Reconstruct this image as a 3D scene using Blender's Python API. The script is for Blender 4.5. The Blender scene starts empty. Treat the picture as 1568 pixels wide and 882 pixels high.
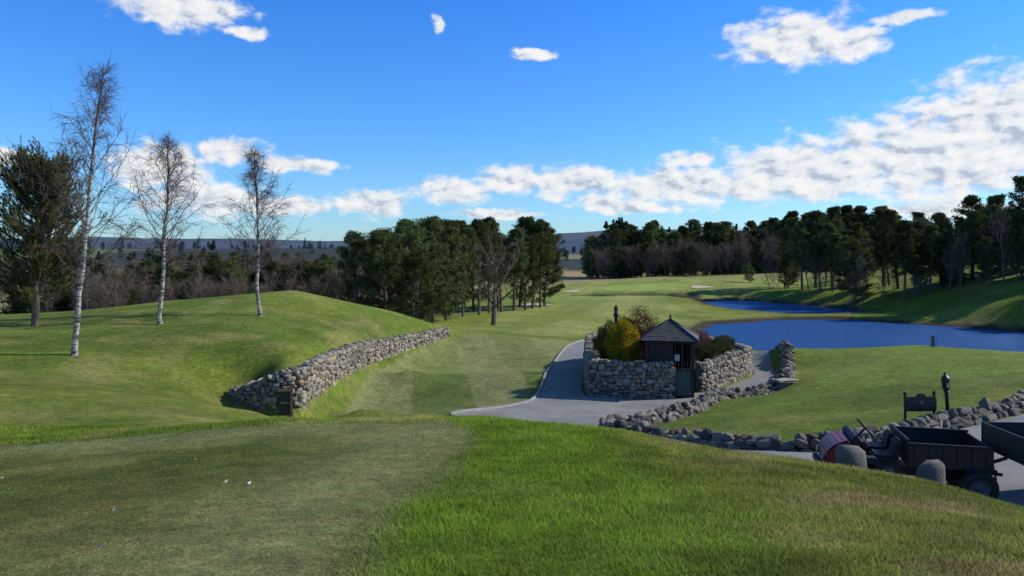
import bpy, bmesh, math, random
import numpy as np
from mathutils import Vector, Matrix
from mathutils.geometry import delaunay_2d_cdt
random.seed(7)
R = np.random.default_rng(11)
sc = bpy.context.scene
col = sc.collection

# ------------------------------------------------------------------ helpers
def np_mesh(name, V, F, mats, col_attr=None, mi=None, smooth=False):
    V = np.asarray(V, dtype=np.float32); F = np.asarray(F, dtype=np.int32)
    me = bpy.data.meshes.new(name)
    n, k = F.shape
    me.vertices.add(len(V)); me.vertices.foreach_set("co", V.ravel())
    me.loops.add(n*k); me.loops.foreach_set("vertex_index", F.ravel())
    me.polygons.add(n)
    me.polygons.foreach_set("loop_start", np.arange(0, n*k, k, dtype=np.int32))
    if mi is not None: me.polygons.foreach_set("material_index", np.asarray(mi, dtype=np.int32))
    me.polygons.foreach_set("use_smooth", np.full(n, smooth, dtype=bool))
    for m in mats: me.materials.append(m)
    me.update(calc_edges=True); me.validate()
    if col_attr is not None:
        a = me.color_attributes.new("Col", 'FLOAT_COLOR', 'POINT')
        c = np.ones((len(V), 4), dtype=np.float32); c[:, :3] = col_attr
        a.data.foreach_set("color", c.ravel())
    return me

def add_obj(name, me, loc=(0,0,0), rot=(0,0,0), scale=(1,1,1), parent=None):
    o = bpy.data.objects.new(name, me); col.objects.link(o)
    o.location = loc; o.rotation_euler = rot; o.scale = scale
    if parent: o.parent = parent
    return o

def smooth(t):
    t = np.clip(t, 0, 1); return t*t*(3-2*t)

def _hash(ix, iy, seed):
    n = (ix*374761393 + iy*668265263 + seed*974634777) & 0x7fffffff
    n = ((n ^ (n >> 13))*1274126177) & 0x7fffffff
    return ((n ^ (n >> 16)) & 0xffff)/65535.0
def vnoise(x, y, s, seed=0):
    x = np.asarray(x)/s; y = np.asarray(y)/s
    ix = np.floor(x).astype(np.int64); iy = np.floor(y).astype(np.int64)
    fx = x-ix; fy = y-iy; fx = fx*fx*(3-2*fx); fy = fy*fy*(3-2*fy)
    a = _hash(ix, iy, seed); b = _hash(ix+1, iy, seed); c = _hash(ix, iy+1, seed); d = _hash(ix+1, iy+1, seed)
    return (a*(1-fx)+b*fx)*(1-fy)+(c*(1-fx)+d*fx)*fy
def fbm(x, y, s, seed=0, o=4):
    t = 0; a = 1; w = 0
    for i in range(o):
        t = t+a*vnoise(x, y, s/2**i, seed+i*17); w += a; a *= .5
    return t/w

def sdf(poly, x, y):
    P = np.array(poly, float); x = np.asarray(x, float); y = np.asarray(y, float)
    d = np.full(x.shape, 1e9); ins = np.zeros(x.shape, bool)
    for i in range(len(P)):
        a = P[i]; b = P[(i+1) % len(P)]
        e = b-a; wx = x-a[0]; wy = y-a[1]
        t = np.clip((wx*e[0]+wy*e[1])/(e@e+1e-9), 0, 1)
        d = np.minimum(d, np.hypot(wx-t*e[0], wy-t*e[1]))
        c = (a[1] > y) != (b[1] > y)
        xi = a[0]+(y-a[1])*e[0]/(e[1] if abs(e[1]) > 1e-9 else 1e-9)
        ins ^= c & (x < xi)
    return np.where(ins, -d, d)

def catmull(pts, n=6, closed=False):
    P = [np.array(p, float) for p in pts]; out = []
    N = len(P); rng = range(N if closed else N-1)
    for i in rng:
        if closed: p0, p1, p2, p3 = P[(i-1) % N], P[i], P[(i+1) % N], P[(i+2) % N]
        else: p0, p1, p2, p3 = P[max(i-1, 0)], P[i], P[i+1], P[min(i+2, N-1)]
        for k in range(n):
            t = k/n
            out.append(.5*((2*p1)+(-p0+p2)*t+(2*p0-5*p1+4*p2-p3)*t*t+(-p0+3*p1-3*p2+p3)*t**3))
    if not closed: out.append(P[-1])
    return np.array(out)

# ------------------------------------------------------------------ materials
def new_mat(name):
    m = bpy.data.materials.new(name); m.use_nodes = True
    nt = m.node_tree; nt.nodes.clear()
    return m, nt
def nd(nt, t, **kw):
    n = nt.nodes.new(t)
    for k, v in kw.items():
        if k.startswith('i_'):
            key = k[2:]; key = int(key) if key.isdigit() else key.replace('_', ' ')
            n.inputs[key].default_value = v
        else: setattr(n, k, v)
    return n
def ramp(nt, stops):
    r = nt.nodes.new('ShaderNodeValToRGB'); cr = r.color_ramp
    while len(cr.elements) > 1: cr.elements.remove(cr.elements[-1])
    cr.elements[0].position = stops[0][0]; cr.elements[0].color = (*stops[0][1], 1)
    for p, c in stops[1:]:
        e = cr.elements.new(p); e.color = (*c, 1)
    return r
def simple(name, base, rough=.8, var=.3, nscale=6, bump=.0, bscale=40, metal=0, attr=False, spec=.3):
    m, nt = new_mat(name); L = nt.links.new
    tc = nd(nt, 'ShaderNodeTexCoord')
    n = nd(nt, 'ShaderNodeTexNoise', i_Scale=nscale, i_Detail=6., i_Roughness=.65)
    L(tc.outputs['Object'], n.inputs['Vector'])
    b = np.array(base)
    r = ramp(nt, [(.25, tuple(b*(1-var))), (.75, tuple(np.minimum(b*(1+var), 1)))])
    L(n.outputs['Fac'], r.inputs[0])
    out = r.outputs[0]
    if attr:
        a = nd(nt, 'ShaderNodeAttribute', attribute_name='Col')
        mx = nd(nt, 'ShaderNodeMix', data_type='RGBA', blend_type='MULTIPLY'); mx.inputs[0].default_value = 1
        L(out, mx.inputs[6]); L(a.outputs['Color'], mx.inputs[7]); out = mx.outputs[2]
    p = nd(nt, 'ShaderNodeBsdfPrincipled', i_Roughness=rough, i_Metallic=metal)
    p.inputs['Specular IOR Level'].default_value = spec
    L(out, p.inputs['Base Color'])
    if bump:
        n2 = nd(nt, 'ShaderNodeTexNoise', i_Scale=bscale, i_Detail=5.)
        L(tc.outputs['Object'], n2.inputs['Vector'])
        bp = nd(nt, 'ShaderNodeBump', i_Strength=bump, i_Distance=.02)
        L(n2.outputs['Fac'], bp.inputs['Height']); L(bp.outputs[0], p.inputs['Normal'])
    o = nd(nt, 'ShaderNodeOutputMaterial'); L(p.outputs[0], o.inputs[0])
    return m
def foliage(name, dark, light, nscale=1.2, trans=.3):
    m, nt = new_mat(name); L = nt.links.new
    tc = nd(nt, 'ShaderNodeTexCoord'); oi = nd(nt, 'ShaderNodeObjectInfo')
    n = nd(nt, 'ShaderNodeTexNoise', i_Scale=nscale, i_Detail=3., i_Roughness=.7)
    L(tc.outputs['Object'], n.inputs['Vector'])
    r = ramp(nt, [(.3, dark), (.7, light)]); L(n.outputs['Fac'], r.inputs[0])
    hs = nd(nt, 'ShaderNodeHueSaturation'); L(r.outputs[0], hs.inputs['Color'])
    mr = nd(nt, 'ShaderNodeMapRange', i_3=.62, i_4=1.42); L(oi.outputs['Random'], mr.inputs[0]); L(mr.outputs[0], hs.inputs['Value'])
    mr2 = nd(nt, 'ShaderNodeMapRange', i_3=.465, i_4=.515); L(oi.outputs['Random'], mr2.inputs[0]); L(mr2.outputs[0], hs.inputs['Hue'])
    d = nd(nt, 'ShaderNodeBsdfDiffuse'); t = nd(nt, 'ShaderNodeBsdfTranslucent')
    L(hs.outputs[0], d.inputs[0]); L(hs.outputs[0], t.inputs[0])
    mx = nd(nt, 'ShaderNodeMixShader'); mx.inputs[0].default_value = trans
    L(d.outputs[0], mx.inputs[1]); L(t.outputs[0], mx.inputs[2])
    o = nd(nt, 'ShaderNodeOutputMaterial'); L(mx.outputs[0], o.inputs[0])
    return m

M_pine = foliage('pine_needles', (.038, .058, .018), (.135, .158, .056), 1.1, .3)
M_pine_near = foliage('near_pine_needles', (.052, .066, .020), (.17, .175, .060), 1.3, .32)
M_spruce = foliage('spruce_needles', (.024, .038, .018), (.066, .085, .038), 1.0, .2)
M_far = foliage('hazy_needles', (.04, .06, .065), (.08, .10, .10), .5, .1)  # blue distance haze mixed into the needle colour
M_bark = simple('pine_bark', (.14, .10, .07), .9, .4, 5, .5, 30)
M_dbark = simple('dark_bark', (.09, .07, .052), .9, .4, 5, .5, 30)
M_twig = simple('bare_twigs', (.15, .108, .080), .9, .35, 2)
M_twigg = simple('grey_twigs', (.17, .135, .108), .9, .35, 2)
M_btwig = simple('birch_twigs', (.12, .078, .066), .8, .3, 3)
M_stone = simple('dry_stone', (.9, .9, .9), .9, .35, 9, .7, 45, attr=True)
M_mortar = simple('wall_core', (.08, .07, .055), .95, .3, 8)
M_black = simple('black_steel', (.018, .018, .02), .45, .3, 6, spec=.5)
M_blackp = simple('black_plastic', (.02, .02, .022), .6, .3, 8, .1, 90)
M_red = simple('red_paint', (.24, .012, .016), .38, .25, 5, spec=.5)
M_rubber = simple('tyre_rubber', (.035, .033, .03), .9, .4, 12, .3, 80)
M_rim = simple('wheel_rim', (.16, .15, .14), .6, .3, 12, metal=.3)
M_wood = simple('weathered_timber', (.13, .095, .06), .85, .35, 9, .4, 40)
M_dwood = simple('dark_timber', (.04, .032, .026), .75, .35, 9, .3, 40)
M_green = simple('green_painted_timber', (.06, .11, .085), .6, .25, 8, .2, 40)
M_soil = simple('planter_soil', (.06, .045, .03), .95, .4, 6, .8, 25)
M_conc = simple('kerb_concrete', (.30, .29, .27), .9, .3, 5, .3, 60)
M_leafw = simple('pale_leaf', (.5, .46, .38), .8, .2, 8)
M_golden = foliage('golden_conifer', (.16, .14, .012), (.48, .36, .03), 2.2, .3)
M_olive = foliage('olive_conifer', (.05, .07, .018), (.16, .165, .04), 2.2, .3)
M_rust = foliage('rust_shrub', (.09, .035, .025), (.22, .10, .065), 3, .3)
M_dshrub = foliage('dark_shrub', (.03, .045, .018), (.09, .11, .04), 3, .3)
M_heath = foliage('heather', (.10, .045, .045), (.18, .10, .075), 3, .3)
M_glass = simple('window_glass', (.25, .32, .36), .1, .1, 3, spec=.6)
M_sand = simple('bunker_sand', (.50, .42, .29), .95, .1, 4)

def mk_birch():
    m, nt = new_mat('birch_bark'); L = nt.links.new
    tc = nd(nt, 'ShaderNodeTexCoord'); mp = nd(nt, 'ShaderNodeMapping'); mp.inputs['Scale'].default_value = (2, 2, 7)
    L(tc.outputs['Object'], mp.inputs[0])
    n = nd(nt, 'ShaderNodeTexNoise', i_Scale=1.6, i_Detail=5., i_Roughness=.7); L(mp.outputs[0], n.inputs['Vector'])
    r = ramp(nt, [(.42, (.035, .03, .026)), (.50, (.26, .23, .19)), (.64, (.48, .44, .39))]); L(n.outputs['Fac'], r.inputs[0])
    p = nd(nt, 'ShaderNodeBsdfPrincipled', i_Roughness=.8); L(r.outputs[0], p.inputs['Base Color'])
    o = nd(nt, 'ShaderNodeOutputMaterial'); L(p.outputs[0], o.inputs[0]); return m
M_birch = mk_birch()

def mk_ground():
    m, nt = new_mat('turf'); L = nt.links.new
    a = nd(nt, 'ShaderNodeAttribute', attribute_name='Col')
    g = nd(nt, 'ShaderNodeNewGeometry')
    outs = []; prev = None
    for s, lo, hi, dt in ((30., .5, 1.55, 5.), (5.5, .56, 1.44, 6.), (1.1, .72, 1.28, 6.), (.17, .86, 1.14, 5.)):
        n = nd(nt, 'ShaderNodeTexNoise', i_Scale=s, i_Detail=dt, i_Roughness=.75)
        L(g.outputs['Position'], n.inputs['Vector'])
        mr = nd(nt, 'ShaderNodeMapRange', i_1=.3, i_2=.7, i_3=lo, i_4=hi); L(n.outputs['Fac'], mr.inputs[0])
        outs.append(n)
        if prev is None: prev = mr.outputs[0]
        else:
            k = nd(nt, 'ShaderNodeMath', operation='MULTIPLY'); L(prev, k.inputs[0]); L(mr.outputs[0], k.inputs[1]); prev = k.outputs[0]
    mx = nd(nt, 'ShaderNodeVectorMath', operation='SCALE'); L(a.outputs['Color'], mx.inputs[0]); L(prev, mx.inputs['Scale'])
    nf = nd(nt, 'ShaderNodeTexNoise', i_Scale=2.4, i_Detail=9., i_Roughness=.8); L(g.outputs['Position'], nf.inputs['Vector'])
    mf = nd(nt, 'ShaderNodeMapRange', i_1=.48, i_2=.62, i_3=0., i_4=.9); L(nf.outputs['Fac'], mf.inputs[0])
    mc = nd(nt, 'ShaderNodeMix', data_type='RGBA', blend_type='MULTIPLY'); L(mf.outputs[0], mc.inputs[0]); L(mx.outputs[0], mc.inputs[6]); mc.inputs[7].default_value = (1.5, 1.15, 1.35, 1)
    p = nd(nt, 'ShaderNodeBsdfPrincipled', i_Roughness=.85); p.inputs['Specular IOR Level'].default_value = .1
    L(mc.outputs[2], p.inputs['Base Color'])
    bp = nd(nt, 'ShaderNodeBump', i_Strength=.9, i_Distance=.05); L(outs[0].outputs['Fac'], bp.inputs['Height'])
    b2 = nd(nt, 'ShaderNodeBump', i_Strength=.9, i_Distance=.22); L(outs[1].outputs['Fac'], b2.inputs['Height']); L(b2.outputs[0], bp.inputs['Normal'])
    L(bp.outputs[0], p.inputs['Normal'])
    o = nd(nt, 'ShaderNodeOutputMaterial'); L(p.outputs[0], o.inputs[0]); return m
M_ground = mk_ground()

def mk_blade():
    m, nt = new_mat('grass_blades'); L = nt.links.new
    a = nd(nt, 'ShaderNodeAttribute', attribute_name='Col')
    d = nd(nt, 'ShaderNodeBsdfDiffuse'); t = nd(nt, 'ShaderNodeBsdfTranslucent')
    L(a.outputs['Color'], d.inputs[0]); L(a.outputs['Color'], t.inputs[0])
    mx = nd(nt, 'ShaderNodeMixShader'); mx.inputs[0].default_value = .4
    L(d.outputs[0], mx.inputs[1]); L(t.outputs[0], mx.inputs[2])
    o = nd(nt, 'ShaderNodeOutputMaterial'); L(mx.outputs[0], o.inputs[0]); return m
M_blade = mk_blade()

def mk_road():
    m, nt = new_mat('worn_tarmac'); L = nt.links.new
    g = nd(nt, 'ShaderNodeNewGeometry')
    n = nd(nt, 'ShaderNodeTexNoise', i_Scale=.7, i_Detail=8., i_Roughness=.7); L(g.outputs['Position'], n.inputs['Vector'])
    r = ramp(nt, [(.3, (.15, .145, .137)), (.7, (.27, .262, .245))]); L(n.outputs['Fac'], r.inputs[0])
    n2 = nd(nt, 'ShaderNodeTexNoise', i_Scale=60., i_Detail=3.); L(g.outputs['Position'], n2.inputs['Vector'])
    mr = nd(nt, 'ShaderNodeMapRange', i_1=.3, i_2=.7, i_3=.75, i_4=1.25); L(n2.outputs['Fac'], mr.inputs[0])
    sc_ = nd(nt, 'ShaderNodeVectorMath', operation='SCALE'); L(r.outputs[0], sc_.inputs[0]); L(mr.outputs[0], sc_.inputs['Scale'])
    p = nd(nt, 'ShaderNodeBsdfPrincipled', i_Roughness=.9); L(sc_.outputs[0], p.inputs['Base Color']); p.inputs['Specular IOR Level'].default_value = .2
    bp = nd(nt, 'ShaderNodeBump', i_Strength=.4, i_Distance=.01); L(n2.outputs['Fac'], bp.inputs['Height']); L(bp.outputs[0], p.inputs['Normal'])
    o = nd(nt, 'ShaderNodeOutputMaterial'); L(p.outputs[0], o.inputs[0]); return m
M_road = mk_road()

def mk_water():
    m, nt = new_mat('pond_water'); L = nt.links.new
    g = nd(nt, 'ShaderNodeNewGeometry'); mp = nd(nt, 'ShaderNodeMapping'); mp.inputs['Scale'].default_value = (.7, 1.6, 1)
    L(g.outputs['Position'], mp.inputs[0])
    n = nd(nt, 'ShaderNodeTexNoise', i_Scale=1.3, i_Detail=6., i_Roughness=.68); L(mp.outputs[0], n.inputs['Vector'])
    bp = nd(nt, 'ShaderNodeBump', i_Strength=1.0, i_Distance=.4); L(n.outputs['Fac'], bp.inputs['Height'])
    d = nd(nt, 'ShaderNodeBsdfDiffuse'); d.inputs[0].default_value = (.03, .10, .29, 1)
    gl = nd(nt, 'ShaderNodeBsdfGlossy', i_Roughness=.12); gl.inputs[0].default_value = (.42, .68, 1.0, 1)
    L(bp.outputs[0], gl.inputs['Normal']); L(bp.outputs[0], d.inputs['Normal'])
    fr = nd(nt, 'ShaderNodeFresnel', i_IOR=1.4); L(bp.outputs[0], fr.inputs['Normal'])
    mx = nd(nt, 'ShaderNodeMixShader'); L(fr.outputs[0], mx.inputs[0]); L(d.outputs[0], mx.inputs[1]); L(gl.outputs[0], mx.inputs[2])
    o = nd(nt, 'ShaderNodeOutputMaterial'); L(mx.outputs[0], o.inputs[0]); return m
M_water = mk_water()

def mk_slate():
    m, nt = new_mat('roof_slates'); L = nt.links.new
    a = nd(nt, 'ShaderNodeAttribute', attribute_name='Col')
    p = nd(nt, 'ShaderNodeBsdfPrincipled', i_Roughness=.6); L(a.outputs['Color'], p.inputs['Base Color'])
    o = nd(nt, 'ShaderNodeOutputMaterial'); L(p.outputs[0], o.inputs[0]); return m
M_slate = mk_slate()

# ------------------------------------------------------------------ layout (metres, z=0 at the hut forecourt)
WALL = [(-9.9,26.2,.95,1.05),(-9.4,25.55,.8,1.2),(-8.7,25.2,.5,1.45),(-7.75,25.2,.35,1.84),(-7.4,25.9,.3,1.85),(-7.5,29.7,.3,1.76),
        (-7.2,34.5,.3,1.6),(-6.4,39.2,.3,1.28),(-5.26,44.,.3,1.08),(-4.33,48.,.3,.95)]
LOW = [(11.0,30.6,.15),(10.4,29.8,.2),(7.9,28.1,.3),(6.26,25.4,.4),(4.5,23.4,.5),(2.95,22.1,.6),(3.84,19.9,.85),(4.78,18.1,1.15),(5.97,16.9,1.4),
       (6.83,16.4,1.5),(8.1,16.6,1.6),(10.2,17.9,1.6),(12.3,19.2,1.6),(14.4,20.6,1.6),(19,24,1.6),(26,28,1.6)]
ISL = [(3.35,31.2),(3.75,30.35),(5.0,30.1),(6.55,30.0),(6.75,31.6),(7.95,31.7),(8.6,32.1),(11.5,35.9),(11.7,38),(10.4,41),(7.2,42),(4.6,40.5),(3.9,37)]
POND1 = [(19.9,76),(21.8,80.3),(30.8,85),(38.6,86.5),(42,82),(47,78),(51,71),(60,68),(66,58),(50,52),(35.8,53),(26,55),(21,56),(18.2,59),(17.0,65),(17.8,71)]
POND2 = [(30,117),(36.4,120),(41,114),(46,104),(47,96),(40.5,92.6),(34.7,92.0),(30.5,99.6),(29.0,106.7)]
DITCH = [(10,119),(17,120.5),(24,121),(30,118.5),(31,121.5),(24,124),(17,123.5),(10,121.5)]
ROAD = [(-2.1,25.3),(.15,28.4),(1.03,30.3),(1.97,37.3),(3.06,44),(5.0,50.9),(5.9,51.3),(4.5,44),(3.9,40),(3.5,36),(3.0,31),(3.5,30),(6.55,29.6),(7.4,30.9),(8.8,31.6),(11.9,35.9),(12.3,41),(12.4,46),
        (14.4,46),(13.9,41),(12.9,36),(11.3,31.5),(10.2,30.2),(7.7,28.5),(6,25.8),(4.3,23.8),(2.6,22.2),(3.6,19.6),(4.6,17.8),(5.9,16.5),(6.85,16.0),
        (8.2,16.2),(10.4,17.5),(12.5,18.8),(14.6,20.1),(19,23.4),(26,27),(32,22),(25,12.5),(14,10.8),(9,10.4),(6.2,11.0),(4.9,12.6),(3.5,15.2),(2,18.8),(1.4,21.5),(.8,23.8)]
FORETEE = [(-.8,3),(-.76,3.8),(-.75,5.6),(-.55,7.1),(-.33,8.8),(-.35,10),(-.92,11),(-2.84,11.3),(-4.75,11.1),(-7.7,11),(-16,9.5),(-16,-2),(-1,-2)]
TEE2 = [(-6.6,26.5),(-6.8,34),(-5.9,40),(-4.6,47),(-2,50.5),(4.3,50.5),(3.0,44.5),(1.8,37.3),(.8,30.5),(-.1,28.6),(-2.2,25.6)]
TEE3 = [(13.6,31.5),(14,36.5),(18,38.6),(23,38.8),(27,36),(31,29),(22,27.5),(14,26.5),(9,24),(8,22),(7.2,23.5),(10,27.5)]
FAIR = [(-3,53),(5,54),(12,62),(15,78),(22,92),(24,118),(45,124),(62,140),(40,175),(10,168),(2,130),(-1,92),(-2.6,68)]
GREEN = [(16,127),(22,125.5),(29,127),(33,132),(29,139),(20,140),(14,134)]

CP = [(0,0,4.6),(-8,0,4.4),(8,0,4.3),(0,3.8,4.31),(-4,4,4.27),(4,4,4.22),(0,6,3.97),(-6,7,3.75),(4,7,3.62),(2,7,3.8),(0,9,3.6),(-4,9,3.55),(-8,9,3.3),(2,9,3.56),
 (1.63,11,3.3),(2.8,10,3.28),(3.95,9.5,3.23),(5.13,9,3.15),(5.6,8,3.16),(-.47,12,3.26),(-4.1,12,3.22),(-9.1,13,2.8),(8,6,2.9),(8,8.5,2.4),
 (-.5,15,2.2),(-4,15,2.3),(-8,16,2.5),(-12,17,2.74),(0,19,1.0),(-4,19,1.1),(-8,20,1.75),(-4,22.5,.5),(0,23,.35),(3,13,2.2),(4.5,12.3,2.05),(5.6,15,1.78),(6,12,1.93),(7.5,12,1.91),
 (8.7,12.5,1.98),(12,12,2.2),(14,16,1.9),(9,15.2,1.72),(3,16,1.5),(2.5,19,.9),(1,17,1.5),
 (-5.5,26.5,.3),(-2,26,.3),(0,26,.2),(-5,35,.3),(0,35,.15),(-3,48,.3),(0,48,.1),(3,46,0),(-10.8,24.3,1.35),(-11.5,27,1.75),(-9.6,22.5,1.35),(-8.2,23.4,.85),
 (1,24,.2),(2,28,.02),(3,30,0),(5,27,.05),(7,29.5,0),(9,30.8,0),(2.5,38,0),(4,45,0),(12,34,.05),(13,37,.1),(13,42,0),(7,36,0),
 (6,21,1.0),(9,24,1.0),(13.5,25,1.35),(18,28,1.4),(12,30,.8),(13.8,38,.9),(21.5,39,1.0),(26,36,1.0),(17,34,1.1),(30,30,1.2),
 (14,44,-.4),(21.5,46,-.8),(28,44,-.8),(11,48,-.3),(12,55,-1.2),
 (-15.5,26,2.33),(-15.9,33,2.7),(-12.3,36,2.82),(-13.1,44,3.65),(-8.2,50,1.9),(-6.2,52,.9),(-23,38,2.8),(-27,37,2.75),(-20,42,3.15),(-16.8,24,2.25),(-10.4,20,2.1),(-9.6,38,2.2),(-9,32,2.0),
 (-14,52,2.0),(-14,62,0),(-24,50,1.5),(-26,60,-.5),(-40,45,1.5),(-40,70,-1),(-8,60,-.2),(-35,25,2.5),(-30,10,3),
 (-4,60,0),(0,60,-.2),(5,60,-.5),(-5,75,-.8),(2,80,-1),(10,70,-1),(10,90,-1.2),(-20,90,-1.5),(0,110,-1.2),(15,117,-1.3),(24,118,-1.4),(22,126,-.75),(16,127,-.85),(24,132,-.35),(0,150,-1.5),(50,130,-.2),(60,150,.9),(42,140,.6),(25,87,-1.5),
 (30,89,-1.75),(36,88.5,-1.8),(42,89,-1.8),(47,88,-1.6),(52,96,-.4),(28,98,-1.6),(60,80,2.2),(56,90,1.3),(70,60,3.2),(75,100,5.0),(40,50,-.5),(60,40,1.5),(-40,110,-2),(-60,90,-2),(80,20,2),(-60,20,2),(0,200,-1.5),(-80,200,-3),(100,200,2),(50,200,-.2)]
for x, y, z in LOW[1:]: CP.append((x, y, z))
wp = catmull(WALL, 3)
for i in range(len(wp)):
    a = wp[max(i-1, 0)]; b = wp[min(i+1, len(wp)-1)]
    t = (b-a)[:2]; t /= np.linalg.norm(t); nL = np.array([-t[1], t[0]])
    p = wp[i][:2]
    q = p+nL*.38; CP.append((q[0], q[1], wp[i][3]-.06))
    q = p-nL*.38; CP.append((q[0], q[1], wp[i][2]))
CPa = np.array(CP, float); _c = .35
def _phi(r2): return np.sqrt(r2+_c*_c)
def _solve():
    X = CPa[:, :2]; n = len(X)
    r2 = ((X[:, None]-X[None])**2).sum(-1)
    A = _phi(r2)+np.eye(n)*-.02
    P = np.c_[np.ones(n), X]
    Mx = np.block([[A, P], [P.T, np.zeros((3, 3))]])
    s = np.linalg.solve(Mx, np.r_[CPa[:, 2], 0, 0, 0])
    return s[:n], s[n:]
_w, _p = _solve()
def height(x, y):
    x = np.atleast_1d(np.asarray(x, float)); y = np.atleast_1d(np.asarray(y, float))
    sh = x.shape; x = x.ravel(); y = y.ravel(); z = np.empty_like(x)
    xc = np.clip(x, -85, 105); yc = np.clip(y, -5, 210)
    for i in range(0, len(x), 20000):
        xs = xc[i:i+20000]; ys = yc[i:i+20000]
        r2 = (xs[:, None]-CPa[None, :, 0])**2+(ys[:, None]-CPa[None, :, 1])**2
        z[i:i+20000] = _phi(r2)@_w+_p[0]+_p[1]*xs+_p[2]*ys
    z += (fbm(x, y, 9, 3)-.5)*.16*smooth((y-50)/30)
    z += (fbm(x, y, 26, 13, 2)-.5)*3.2*smooth((y-128)/15)*smooth((x-24)/14)*(1-smooth((y-185)/20))
    r = np.hypot(x, y)
    far = -1.8+6*smooth((r-300)/500)*(.3+fbm(x, y, 260, 5))+34*smooth((r-800)/1300)*(.25+fbm(x, y, 600, 9, 3)) + 9*smooth((x-60)/220)*smooth((y-150)/150)
    far += 26*smooth((r-900)/500)*(fbm(x, y, 420, 19, 3)-.35)+26*np.exp(-((x-130)/260)**2)*smooth((r-1100)/500)
    far += 7*smooth((r-420)/160)*(1-smooth((r-640)/200))*smooth((-x-20)/120)*(.4+fbm(x, y, 150, 15, 3))
    far -= 3*smooth((-x-100)/200)*smooth((y-100)/100)*(1-smooth((r-400)/200))
    w = np.maximum(smooth((y-165)/70), np.maximum(smooth((x-85)/60), smooth((-x-70)/60)))
    z = z*(1-w)+far*w
    m = (x > 5) & (x < 40) & (y > 110) & (y < 132)
    if m.any(): z[m] -= .45*smooth((.6-sdf(DITCH, x[m], y[m]))/1.2)
    for P in (POND1, POND2):
        m = (x > 5) & (x < 80) & (y > 40) & (y < 135)
        if m.any():
            s = sdf(P, x[m], y[m])+(vnoise(x[m], y[m], 3, 8)-.5)*1.2
            zz = z[m]; k = smooth((s-.0)/6)
            out = (-1.75)*(1-k)+np.maximum(zz, -1.7)*k
            ins = -2.0+np.clip(s, -2, 0)*.6
            e = smooth((s+.3)/.6)
            z[m] = np.where(s < 7, ins*(1-e)+out*e, zz)
    return z.reshape(sh)
def H(x, y): return float(height([x], [y])[0])

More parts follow.
